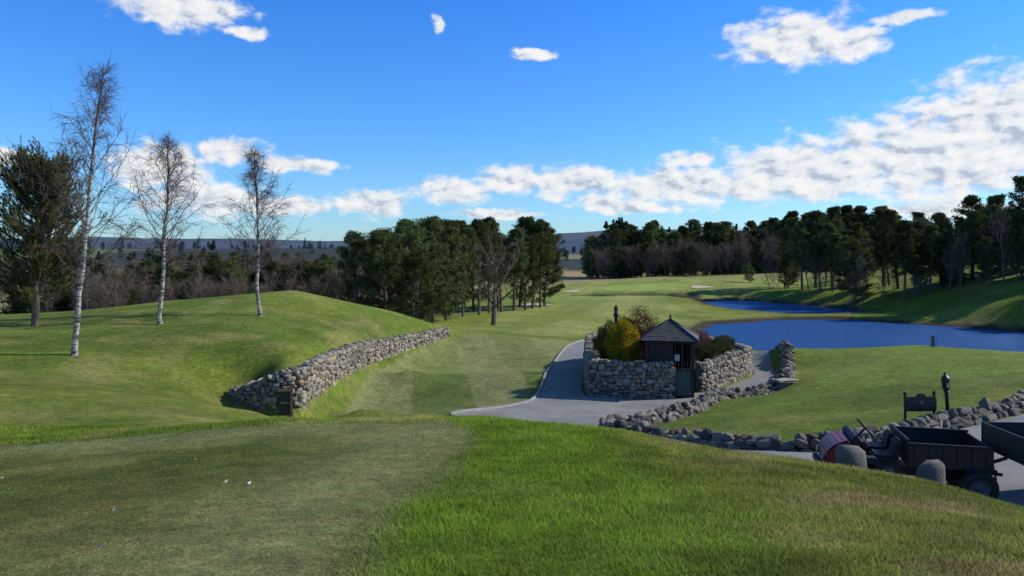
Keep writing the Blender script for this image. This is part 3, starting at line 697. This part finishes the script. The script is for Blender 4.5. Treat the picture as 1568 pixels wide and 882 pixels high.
# ------------------------------------------------------------------ shrubs in the planter
def shrub(name, loc, rx, rz, n, leaf, mat, up=.4, rag=.12, seed=0):
    rng = np.random.default_rng(seed); acc = Acc()
    for i in range(9):
        a = rng.random()*6.28; b = branch((0, 0, -.05), (math.cos(a)*.5, math.sin(a)*.5, 1), rz*1.3, 4, .1, .2, rng); tube(acc, b, np.linspace(.025, .006, 5), 4, 0)
    d = rng.normal(0, 1, (n, 3)); d /= np.linalg.norm(d, axis=1)[:, None]
    lump = 1+rag*np.sin(d[:, 0]*6+seed)*np.sin(d[:, 1]*7+1)*1.3+rag*np.sin(d[:, 2]*8+d[:, 0]*5)
    r = (rng.random(n)**.22)*lump*(1+rng.normal(0, .04, n))
    cen = d*r[:, None]*np.array([rx, rx, rz])+np.array([0, 0, rz*.95]); cen = cen[cen[:, 2] > -.02]
    leaves(acc, cen, leaf, 1, .4, rng, up)
    return add_obj(name, acc.mesh(name, [M_dbark, mat]), loc)
shrub('golden_conifer_shrub', (4.75, 31.4, 1.1), .70, .98, 17000, .085, M_golden, .5, .07, 1)
shrub('olive_conifer_shrub', (4.3, 32.3, 1.1), .60, .9, 9000, .085, M_olive, .5, .1, 2)
shrub('rust_shrub', (5.8, 34.0, 1.1), .9, 1.08, 8000, .08, M_rust, .9, .2, 3)
shrub('rust_shrub', (6.4, 33.6, 1.1), .6, .7, 4000, .08, M_rust, .9, .2, 4)
shrub('dwarf_shrub', (8.9, 33.6, 1.0), .62, .4, 4500, .07, M_dshrub, .5, .2, 5)
shrub('heather_shrub', (8.5, 34.8, 1.0), .7, .6, 4500, .07, M_heath, .9, .2, 6)
shrub('dwarf_shrub', (9.9, 35.0, 1.0), .55, .32, 3500, .07, M_dshrub, .5, .2, 7)
shrub('round_conifer_shrub', (10.6, 36.6, 1.0), .55, .42, 4500, .07, M_dshrub, .5, .06, 8)
shrub('dwarf_shrub', (6.2, 31.4, 1.1), .45, .22, 2500, .06, M_dshrub, .5, .2, 9)
shrub('heather_shrub', (9.4, 36.5, 1.0), .6, .5, 3500, .07, M_rust, .9, .2, 10)
shrub('dwarf_shrub', (4.4, 36.5, 1.1), .5, .35, 2500, .07, M_dshrub, .5, .2, 11)

# ------------------------------------------------------------------ primitive part helpers
def part_box(name, size, loc, parent, mat, bev=.01, rot=(0, 0, 0), taper=None):
    bm = bmesh.new(); bmesh.ops.create_cube(bm, size=1)
    for v in bm.verts:
        v.co = Vector((v.co.x*size[0], v.co.y*size[1], v.co.z*size[2]))
        if taper and v.co.z > 0: v.co.x *= taper[0]; v.co.y *= taper[1]
    if bev: bmesh.ops.bevel(bm, geom=bm.edges[:], offset=bev, segments=2, affect='EDGES')
    me = bpy.data.meshes.new(name); bm.to_mesh(me); bm.free(); me.materials.append(mat)
    return add_obj(name, me, loc, rot, parent=parent)
def part_poly(name, prof, width, loc, parent, mat, bev=.02, rot=(0, 0, 0)):
    bm = bmesh.new(); a = [bm.verts.new((x, -width/2, z)) for x, z in prof]; b = [bm.verts.new((x, width/2, z)) for x, z in prof]
    bm.faces.new(a); bm.faces.new(b[::-1]); n = len(prof)
    for i in range(n): bm.faces.new((a[(i+1) % n], a[i], b[i], b[(i+1) % n]))
    bmesh.ops.recalc_face_normals(bm, faces=bm.faces[:])
    if bev: bmesh.ops.bevel(bm, geom=bm.edges[:], offset=bev, segments=2, affect='EDGES')
    me = bpy.data.meshes.new(name); bm.to_mesh(me); bm.free(); me.materials.append(mat)
    return add_obj(name, me, loc, rot, parent=parent)
def part_tube(name, pts, r, parent, mat, sides=8):
    acc = Acc(); tube(acc, pts, np.full(len(pts), r) if np.isscalar(r) else r, sides)
    return add_obj(name, acc.mesh(name, [mat], True), parent=parent)
def lathe(name, prof, parent, mat, loc=(0, 0, 0), rot=(0, 0, 0), seg=28):
    prof = np.array(prof); n = len(prof); a = np.linspace(0, 2*math.pi, seg, endpoint=False)
    V = np.stack([prof[:, 0][:, None]*np.cos(a), prof[:, 0][:, None]*np.sin(a), np.repeat(prof[:, 1][:, None], seg, 1)], -1).reshape(-1, 3)
    i = np.arange(n-1)[:, None]*seg; k = np.arange(seg)[None]; k2 = (k+1) % seg
    F = np.stack([i+k, i+k2, i+seg+k2, i+seg+k], -1).reshape(-1, 4)
    return add_obj(name, np_mesh(name, V, F, [mat], smooth=True), loc, rot, parent=parent)
def empty(name, loc, rz=0, s=1, rx=0, ry=0):
    e = bpy.data.objects.new(name, None); col.objects.link(e); e.location = loc; e.rotation_euler = (rx, ry, rz); e.scale = (s, s, s); return e

# ------------------------------------------------------------------ starter hut
hut = empty('starter_hut', (6.72, 31.05, 0), math.radians(-14))
W = 1.0
for nm, sx, sy in (('post_1', -1, -1), ('post_2', 1, -1), ('post_3', 1, 1), ('post_4', -1, 1)):
    part_box(nm, (.14, .14, 2.3), (sx*W*.92, sy*W*.92, 1.15), hut, M_dwood, .01)
def boards(pref, x0, x1, y, z0, z1, mat, axis='x', step=.13):
    n = max(1, int(round((x1-x0)/step)))
    for i in range(n):
        c = x0+(i+.5)*(x1-x0)/n; w = (x1-x0)/n-.008
        if axis == 'x': part_box('%s_%d' % (pref, i), (w, .03, z1-z0), (c, y, (z0+z1)/2), hut, mat, .004)
        else: part_box('%s_%d' % (pref, i), (.03, w, z1-z0), (y, c, (z0+z1)/2), hut, mat, .004)
boards('front_board', .15, .84, -W*.92, .05, 1.12, M_green)
boards('front_upper', -.84, .15, -W*.92, .05, 2.2, M_dwood)
boards('right_board', -.84, .84, W*.92, .05, 1.12, M_green, 'y')
boards('left_board', -.84, .84, -W*.92, .05, 2.2, M_dwood, 'y')
boards('rear_board', -.84, .84, W*.92, .05, 2.2, M_dwood)
part_box('counter', (.84, .2, .05), (.5, -W*.92, 1.16), hut, M_dwood)
part_box('side_counter', (.2, 1.8, .05), (W*.92, 0, 1.16), hut, M_dwood)
part_box('mullion_front', (.07, .06, 1.02), (.50, -W*.92, 1.70), hut, M_dwood)
part_box('mullion_side', (.06, .07, 1.02), (W*.92, 0, 1.70), hut, M_dwood)
part_box('window_side', (.012, 1.5, .9), (W*.92-.04, 0, 1.68), hut, M_glass, 0)
part_box('notice', (.2, .01, .26), (.3, -W*.92+.05, 1.62), hut, M_leafw, 0)
for nm, sz, lc in (('beam_front', (2.05, .12, .16), (0, -W*.92, 2.3)), ('beam_rear', (2.05, .12, .16), (0, W*.92, 2.3)), ('beam_left', (.12, 1.7, .15), (-W*.92, 0, 2.3)), ('beam_right', (.12, 1.7, .15), (W*.92, 0, 2.3))):
    part_box(nm, sz, lc, hut, M_dwood)
RE = 1.17
def slates():
    acc = Acc(); rng = R; E = RE; z0 = 2.32; z1 = 3.10; rows = 11
    for side in range(4):
        a = side*math.pi/2; Mz = np.array(Matrix.Rotation(a, 3, 'Z'))
        for r in range(rows):
            t0 = r/rows; t1 = (r+1.35)/rows; w0 = E*(1-t0); n = max(1, int(round(2*w0/.2)))
            for k in range(n):
                x0 = -w0+2*w0*k/n; x1 = -w0+2*w0*(k+1)/n; ta = min(t1, 1)
                lim = E*(1-ta); xa = np.clip(x0, -lim, lim); xb = np.clip(x1, -lim, lim)
                lift = .025+rng.random()*.012
                v = np.array([(x0+.004, -E*(1-t0), z0+(z1-z0)*t0+lift), (x1-.004, -E*(1-t0), z0+(z1-z0)*t0+lift), (xb, -E*(1-ta), z0+(z1-z0)*ta+.004), (xa, -E*(1-ta), z0+(z1-z0)*ta+.004),
                              (x0+.004, -E*(1-t0), z0+(z1-z0)*t0+lift-.02), (x1-.004, -E*(1-t0), z0+(z1-z0)*t0+lift-.02)])
                g = .05+.05*rng.random()
                acc.add(v@Mz.T, [(0, 1, 2, 3), (4, 5, 1, 0)], (g, g*.95, g*.9))
        v = np.array([(-E, -E, z0), (E, -E, z0), (0, 0, z1-.01), (0, 0, z1-.01)]); acc.add(v@Mz.T, [(0, 1, 2, 3)], (.04, .04, .04))
    acc.add(np.array([(-E, -E, z0-.01), (E, -E, z0-.01), (E, E, z0-.01), (-E, E, z0-.01)]), [(0, 3, 2, 1)], (.03, .03, .03))
    return acc.mesh('roof', [M_slate])
add_obj('roof', slates(), parent=hut)
for k in range(4):
    a = k*math.pi/2+math.pi/4; r = RE*math.sqrt(2)
    part_tube('hip_ridge_%d' % k, np.array([(math.cos(a)*r, math.sin(a)*r, 2.36), (0, 0, 3.15)]), .03, hut, M_black, 6)
lathe('finial', [(0, 3.1), (.06, 3.12), (.03, 3.2), (.055, 3.25), (.0, 3.36)], hut, M_black, seg=12)

fin = empty('ornamental_post', (5.15, 36.2, 1.05))
lathe('post', [(0, 0), (.09, 0), (.08, 1.7), (.14, 1.75), (.14, 1.85), (.07, 1.95), (.12, 2.1), (.06, 2.25), (0, 2.32)], fin, M_dwood, seg=14)

gate = empty('wooden_gate', (-7.62, 24.93, H(-7.6, 24.8)), math.radians(20))
part_box('niche_shade_box', (.34, .05, .85), (-.12, 0, .5), gate, M_black, .005)  # dark box stands in for the shade inside the wall niche
part_box('gate_post', (.09, .1, 1.2), (.10, -.03, .5), gate, M_wood)
part_box('lintel', (.5, .16, .09), (-.1, -.01, .97), gate, M_wood)
part_box('gate_rail', (.3, .04, .06), (-.12, -.04, .55), gate, M_wood)

# ------------------------------------------------------------------ sign, lamp, marker post
sg = empty('notice_sign', (10.45, 18.7, H(10.45, 18.7)-.03), math.radians(4), 1.1)
part_poly('board', [(-.38, .36), (.38, .36), (.38, .66), (.30, .70), (.12, .70), (.07, .77), (-.07, .77), (-.12, .70), (-.30, .70), (-.38, .66)], .035, (0, 0, 0), sg, M_black, .006)
part_box('leg_left', (.05, .05, .78), (-.35, .045, .36), sg, M_black); part_box('leg_right', (.05, .05, .78), (.35, .045, .36), sg, M_black)
lathe('cap_left', [(0, .74), (.045, .76), (.04, .8), (0, .83)], sg, M_black, (-.35, .045, 0), seg=10); lathe('cap_right', [(0, .74), (.045, .76), (.04, .8), (0, .83)], sg, M_black, (.35, .045, 0), seg=10)
lathe('crest', [(0, -.005), (.05, -.005), (.05, .005), (0, .005)], sg, M_rim, (0, -.022, .56), (math.radians(90), 0, 0), 16)
lp = empty('lamp_post', (11.25, 18.85, H(11.25, 18.85)-.03), 0, 1, 0, math.radians(-4))
lathe('post', [(0, 0), (.05, 0), (.042, .8), (.06, .82), (.06, .86), (0, .86)], lp, M_black, seg=12)
lathe('head', [(0, .86), (.05, .86), (.085, .92), (.095, 1.16), (.11, 1.18), (.1, 1.2), (.045, 1.27), (.02, 1.29), (.03, 1.33), (0, 1.36)], lp, M_black, seg=12)
part_box('front_plate', (.05, .012, .1), (0, -.095, 1.02), lp, M_leafw, .002)
mk = empty('marker_post', (21.4, 37.2, H(21.4, 37.2)))
part_box('post', (.12, .12, .55), (0, 0, .25), mk, M_wood, .01, taper=(.85, .85)); part_box('cap', (.14, .14, .04), (0, 0, .54), mk, M_wood, .01)

# ------------------------------------------------------------------ utility cart (cab-forward, cargo bed behind)
cart = empty('utility_cart', (6.98, 12.6, H(7.1, 12.6)+.035), math.radians(166), .96)
def wheel(nm, x, y, r=.28, w=.24):
    rot = (math.radians(90), 0, 0)
    lathe(nm+'_tyre', [(r*.55, -w*.42), (r*.72, -w*.5), (r*.93, -w*.47), (r, -w*.3), (r*1.01, 0), (r, w*.3), (r*.93, w*.47), (r*.72, w*.5), (r*.55, w*.42)], cart, M_rubber, (x, y, r), rot)
    lathe(nm+'_rim', [(0, -w*.25), (r*.15, -w*.3), (r*.2, -w*.16), (r*.45, -w*.2), (r*.57, -w*.42), (r*.57, w*.42), (r*.45, w*.2), (r*.2, w*.16), (r*.15, w*.3), (0, w*.25)], cart, M_rim, (x, y, r), rot)
wheel('front_left_wheel', .98, .56, .26, .2); wheel('front_right_wheel', .98, -.56, .26, .2)
wheel('rear_left_wheel', -.80, .52, .29, .28); wheel('rear_right_wheel', -.80, -.52, .29, .28)
part_poly('hood', [(1.18, .40), (1.52, .38), (1.62, .48), (1.60, .66), (1.50, .80), (1.32, .90), (1.18, .93)], .86, (0, 0, 0), cart, M_red, .04)
for s_, nm in ((1, 'left'), (-1, 'right')):
    part_poly('fender_'+nm, [(.66, .44), (.68, .60), (.82, .70), (1.12, .70), (1.34, .54), (1.30, .48), (1.10, .60), (.86, .60), (.76, .5)], .2, (0, s_*.57, 0), cart, M_blackp, .012)
    lathe('headlight_'+nm, [(0, 0), (.06, 0), (.07, .03), (0, .03)], cart, M_glass, (1.61, s_*.28, .58), (0, math.radians(80), 0), 14)
part_box('bumper', (.1, .98, .14), (1.64, 0, .40), cart, M_blackp, .03)
part_box('chassis', (2.6, .5, .16), (.2, 0, .4), cart, M_black, .02)
part_box('floor_pan', (.6, 1.08, .06), (.86, 0, .42), cart, M_blackp, .015)
part_poly('dashboard', [(1.02, .6), (1.16, .58), (1.17, .96), (1.10, 1.02), (1.02, .96)], .88, (0, 0, 0), cart, M_blackp, .015)
part_tube('steering_column', np.array([(1.12, .26, .88), (.92, .26, 1.12)]), .022, cart, M_black)
a = np.linspace(0, 2*math.pi, 25)
ring = np.c_[.91+np.sin(a)*.19*math.sin(math.radians(40)), np.cos(a)*.19+.26, 1.13+np.sin(a)*.19*math.cos(math.radians(40))]
part_tube('steering_wheel', ring, .018, cart, M_blackp, 8)
for k in range(3):
    q = ring[k*8]; part_tube('spoke_%d' % k, np.array([(.91, .26, 1.13), q]), .012, cart, M_rim, 6)
for nm, y in (('left', .28), ('right', -.28)):
    part_box('seat_base_'+nm, (.40, .44, .12), (.62, y, .66), cart, M_blackp, .04)
    part_box('seat_back_'+nm, (.1, .42, .32), (.42, y, .83), cart, M_blackp, .04, (0, math.radians(-12), 0))
    part_box('seat_box_'+nm, (.38, .42, .20), (.60, y, .50), cart, M_black, .02)
    ys_ = 1 if y > 0 else -1
    part_tube('grab_bar_'+nm, np.array([(.75, ys_*.55, .6), (.72, ys_*.57, .82), (.5, ys_*.57, .86), (.42, ys_*.55, .62)]), .016, cart, M_black)
part_box('fuel_tank', (.28, .2, .16), (.66, .5, .46), cart, M_rim, .03)
part_box('control_lever', (.03, .03, .28), (.86, 0, .70), cart, M_red, .01, (0, .3, 0))
part_box('bed_floor', (1.30, 1.20, .04), (-.35, 0, .60), cart, M_black, .005)
for s_, nm in ((1, 'left'), (-1, 'right')):
    part_box('bed_side_'+nm, (1.30, .035, .34), (-.35, s_*.62, .79), cart, M_black, .008)
    part_box('bed_rim_'+nm, (1.34, .06, .04), (-.35, s_*.625, .98), cart, M_blackp, .01)
    for i in range(6): part_box('bed_rib_%s_%d' % (nm, i), (.035, .025, .30), (.2-i*.22, s_*.650, .79), cart, M_black, .004)
    part_box('mudguard_'+nm, (.5, .03, .05), (-.8, s_*.64, .60), cart, M_blackp, .01)
part_box('bed_front', (.035, 1.18, .42), (.29, 0, .84), cart, M_black, .008); part_box('tailgate', (.035, 1.18, .34), (-.99, 0, .79), cart, M_black, .008)
part_box('tail_light', (.02, .1, .06), (-1.02, .5, .72), cart, M_red, .005)
part_box('axle_rear', (.1, 1.0, .1), (-.80, 0, .29), cart, M_black, .02); part_box('axle_front', (.08, .9, .08), (.98, 0, .26), cart, M_black, .02)
part_tube('tow_hitch', np.array([(-1.0, 0, .4), (-1.35, 0, .38)]), .03, cart, M_black)

tr = empty('utility_trailer', (9.15, 11.85, H(9.1, 11.8)+.035), math.radians(-3))
part_box('side_panel_near', (2.3, .04, .40), (.0, -.6, .80), tr, M_black, .006); part_box('side_panel_far', (2.3, .04, .40), (.0, .6, .80), tr, M_black, .006)
part_box('end_panel', (.04, 1.14, .40), (-1.13, 0, .80), tr, M_black, .006); part_box('deck', (2.26, 1.14, .05), (0, 0, .59), tr, M_black, .006)
part_tube('top_rail_near', np.array([(-1.17, -.62, 1.02), (1.2, -.62, 1.02)]), .02, tr, M_blackp)
part_tube('prop_leg', np.array([(-1.05, -.6, .66), (-.9, -.62, .0)]), .02, tr, M_black); part_tube('prop_leg_far', np.array([(-1.05, .6, .66), (-.9, .62, .0)]), .02, tr, M_black)
part_tube('prop_brace', np.array([(-.92, -.62, .08), (.1, -.6, .12)]), .014, tr, M_black)
part_tube('drawbar', np.array([(-1.1, 0, .55), (-1.5, 0, .42)]), .03, tr, M_black)
for s in (-1, 1):
    lathe('wheel_%d' % s, [(.12, -.1), (.22, -.11), (.25, -.05), (.25, .05), (.22, .11), (.12, .1), (.0, .05)], tr, M_rubber, (.4, s*.5, .25), (math.radians(90), 0, 0))
part_box('axle', (.07, 1.0, .07), (.4, 0, .25), tr, M_black); part_box('spring', (.06, .8, .3), (.4, 0, .42), tr, M_black)

# ------------------------------------------------------------------ turf blades and debris
def blades(name, n, x0, x1, y0, y1, seed):
    rng = np.random.default_rng(seed)
    y = y0+(y1-y0)*rng.random(n)**1.5; x = rng.uniform(x0, x1, n); k = np.abs(x) < y*.78+1.0; x = x[k]; y = y[k]
    k = sdf(ROADs, x, y) > .05; x = x[k]; y = y[k]
    s = sdf(FORETEE, x, y)
    k = (s > -.25) | (rng.random(len(x)) < .5); x = x[k]; y = y[k]; s = s[k]; n = len(x)
    tee = smooth(-s/.3); clump = fbm(x, y, .35, 91, 2)
    hgt = (.010*tee+(1-tee)*(.016+.034*clump))*(.6+.7*rng.random(n))*(1+y*.03)
    wd = .0020*(1+y*.22)
    z = height(x, y); a = rng.random(n)*6.28; lean = rng.normal(0, .6, (n, 2))*hgt[:, None]
    V = np.stack([np.c_[x-np.cos(a)*wd, y-np.sin(a)*wd, z-.004], np.c_[x+np.cos(a)*wd, y+np.sin(a)*wd, z-.004], np.c_[x+lean[:, 0], y+lean[:, 1], z+hgt]], 1).reshape(-1, 3)
    c = ground_color(x, y)*(1.22+.1*(1-tee))[:, None]*(.8+(.6-.25*tee)*rng.random(n))[:, None]*(.55+.9*fbm(x, y, .4, 93, 3))[:, None]
    straw = rng.random(n) < .10+.16*(x > 1.5); c[straw] = c[straw]*np.array([1.6, 1.2, 1.5])
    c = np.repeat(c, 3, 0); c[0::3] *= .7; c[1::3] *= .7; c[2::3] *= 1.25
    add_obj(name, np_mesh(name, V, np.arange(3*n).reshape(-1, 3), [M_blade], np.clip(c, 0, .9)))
blades('grass', 640000, -10.5, 10, 3.2, 13.5, 5)
acc = Acc()
for (x, y) in ((-2.45,4.35),(-2.9,5.3),(-2.3,6.4),(-2.55,6.6),(-1.9,7.2),(-4.2,5.8),(-3.5,8.1),(-5.0,7.2)):
    p = np.array([x, y, H(x, y)+.014]); leaves(acc, p[None]+R.normal(0, .01, (1, 3)), .034, 0, .8)
add_obj('fallen_leaves', acc.mesh('fallen_leaves', [M_leafw]))

# ------------------------------------------------------------------ light, sky
az, el = math.radians(79), math.radians(34)
S = Vector((math.sin(az)*math.cos(el), math.cos(az)*math.cos(el), math.sin(el)))
sl = bpy.data.lights.new('sun', 'SUN'); sl.energy = 5.0; sl.angle = math.radians(.53); sl.color = (1, .955, .88)
so = bpy.data.objects.new('sun', sl); col.objects.link(so); so.rotation_euler = (-S).to_track_quat('-Z', 'Y').to_euler()

w = bpy.data.worlds.new('World'); sc.world = w; w.use_nodes = True; nt = w.node_tree; nt.nodes.clear(); L = nt.links.new
sky = nd(nt, 'ShaderNodeTexSky', sky_type='NISHITA', sun_disc=False, sun_elevation=el, sun_rotation=az, altitude=0, air_density=1.0, dust_density=.3, ozone_density=3.0)
tc = nd(nt, 'ShaderNodeTexCoord'); sp = nd(nt, 'ShaderNodeSeparateXYZ'); L(tc.outputs['Generated'], sp.inputs[0])
def mth(op, a, b=None, **kw):
    m = nd(nt, 'ShaderNodeMath', operation=op, **kw)
    for k, v in enumerate((a, b)):
        if v is None: continue
        if isinstance(v, (int, float)): m.inputs[k].default_value = v
        else: L(v, m.inputs[k])
    return m.outputs[0]
azd = mth('MULTIPLY', mth('ARCTAN2', sp.outputs[0], sp.outputs[1]), 57.2958)
eld = mth('MULTIPLY', mth('ARCSINE', sp.outputs[2]), 57.2958)
tr_ = ramp(nt, [(0, (.66, .96, 1.30)), (.10, (.44, .90, 1.45)), (.26, (.20, .80, 1.70)), (.55, (.6, .76, .83))]); L(mth('DIVIDE', eld, 90.), tr_.inputs[0])  # unseen upper sky tinted to make its light on the grass less blue
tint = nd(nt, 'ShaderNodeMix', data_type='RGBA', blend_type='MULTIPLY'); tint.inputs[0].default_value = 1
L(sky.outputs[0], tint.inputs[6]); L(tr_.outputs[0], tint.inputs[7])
cb = nd(nt, 'ShaderNodeCombineXYZ'); L(azd, cb.inputs[0]); L(eld, cb.inputs[1])
wn = nd(nt, 'ShaderNodeTexNoise', i_Scale=.55, i_Detail=3.); L(cb.outputs[0], wn.inputs['Vector'])
wv = nd(nt, 'ShaderNodeVectorMath', operation='MULTIPLY_ADD'); L(wn.outputs['Color'], wv.inputs[0]); wv.inputs[1].default_value = (2.0, .9, 0)
sh = nd(nt, 'ShaderNodeVectorMath', operation='SUBTRACT'); L(cb.outputs[0], sh.inputs[0]); sh.inputs[1].default_value = (1.0, .45, 0); L(sh.outputs[0], wv.inputs[2])
CL = [(21.2,15.2,4.4,1.8),(24.8,14.6,2.6,1.1),(28,15.8,2.0,.4),(-24.6,16.9,4.6,1.2),(13.4,5.0,6.8,1.4),(22.2,5.8,6.8,2.3),(29.6,6.5,7.2,3.3),(34.5,8.0,6.8,3.7),(41,7,7,3.1),(14,7.0,2.0,.7),
      (-4.6,4.8,3.2,1.05),(-.1,5.6,2.8,1.15),(4.7,5.4,3.5,1.3),(6.6,4.0,1.8,.5),(-11.1,3.7,3.0,1.0),(-16.1,6.5,2.8,.55),(-21.1,7.2,2.1,1.0),(-25.6,5.9,3.4,1.6),(-22.5,3.7,4,1.2),(-16.6,3.4,3,.7),(-35,6,1.6,.6),
      (1.6,15.1,2.0,.4),(-5.8,17.1,.6,.7),(-19.6,15.7,1.6,.45),(-1.2,2.9,3,.45),(9,3.5,4,.6),(30,2.8,4,.6),(-50,8,8,2),(58,9,9,2.4)]
acc_ = None
for (a0, e0, hw, hh) in CL:
    s1 = nd(nt, 'ShaderNodeVectorMath', operation='SUBTRACT'); L(wv.outputs[0], s1.inputs[0]); s1.inputs[1].default_value = (a0, e0, 0)
    s2 = nd(nt, 'ShaderNodeVectorMath', operation='MULTIPLY'); L(s1.outputs[0], s2.inputs[0]); s2.inputs[1].default_value = (1/hw, 1/hh, 0)
    s3 = nd(nt, 'ShaderNodeVectorMath', operation='LENGTH'); L(s2.outputs[0], s3.inputs[0])
    e = mth('SUBTRACT', 1.3, s3.outputs['Value'])
    acc_ = e if acc_ is None else mth('MAXIMUM', acc_, e)
def noise_at(off, det):
    ad = nd(nt, 'ShaderNodeVectorMath', operation='ADD'); L(cb.outputs[0], ad.inputs[0]); ad.inputs[1].default_value = off
    ml = nd(nt, 'ShaderNodeVectorMath', operation='MULTIPLY'); L(ad.outputs[0], ml.inputs[0]); ml.inputs[1].default_value = (.75, 1.25, 1)
    n = nd(nt, 'ShaderNodeTexNoise', i_Scale=.62, i_Detail=det, i_Roughness=.58, i_Distortion=.2); L(ml.outputs[0], n.inputs['Vector']); return n.outputs['Fac']
n0 = noise_at((0, 0, 0), 8.); n1 = noise_at((.45, .42, 0), 4.)
dens = mth('ADD', mth('MINIMUM', acc_, 1.0), mth('MULTIPLY', mth('SUBTRACT', n0, .5), 2.1))
al = nd(nt, 'ShaderNodeMapRange', interpolation_type='SMOOTHSTEP', i_1=.0, i_2=.68, i_3=0., i_4=.97); L(dens, al.inputs[0])
shd = nd(nt, 'ShaderNodeMapRange', i_1=-.16, i_2=.12, i_3=0., i_4=1.); L(mth('SUBTRACT', n0, n1), shd.inputs[0])  # cloud self-shadow put into the colour, from noise offset towards the sun
cr = ramp(nt, [(0, (.50, .58, .71)), (.45, (.83, .87, .92)), (1, (1, 1, .99))]); L(shd.outputs[0], cr.inputs[0])
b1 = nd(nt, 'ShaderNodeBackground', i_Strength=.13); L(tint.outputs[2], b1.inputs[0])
b2 = nd(nt, 'ShaderNodeBackground', i_Strength=.93); L(cr.outputs[0], b2.inputs[0])
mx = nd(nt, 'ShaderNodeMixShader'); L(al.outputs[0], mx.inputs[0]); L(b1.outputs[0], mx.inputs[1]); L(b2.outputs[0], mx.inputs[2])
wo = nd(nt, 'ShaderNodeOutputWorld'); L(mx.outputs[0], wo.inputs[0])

# ------------------------------------------------------------------ camera
cd = bpy.data.cameras.new('camera'); cd.sensor_width = 36; cd.lens = 36*1120/1568; cd.shift_y = -56/1568; cd.clip_end = 9000; cd.clip_start = .1
co = bpy.data.objects.new('camera', cd); col.objects.link(co); co.location = (0, 0, 6); co.rotation_euler = (math.radians(90), 0, 0)
sc.camera = co
sc.view_settings.view_transform = 'Standard'; sc.view_settings.look = 'None'; sc.view_settings.exposure = 0
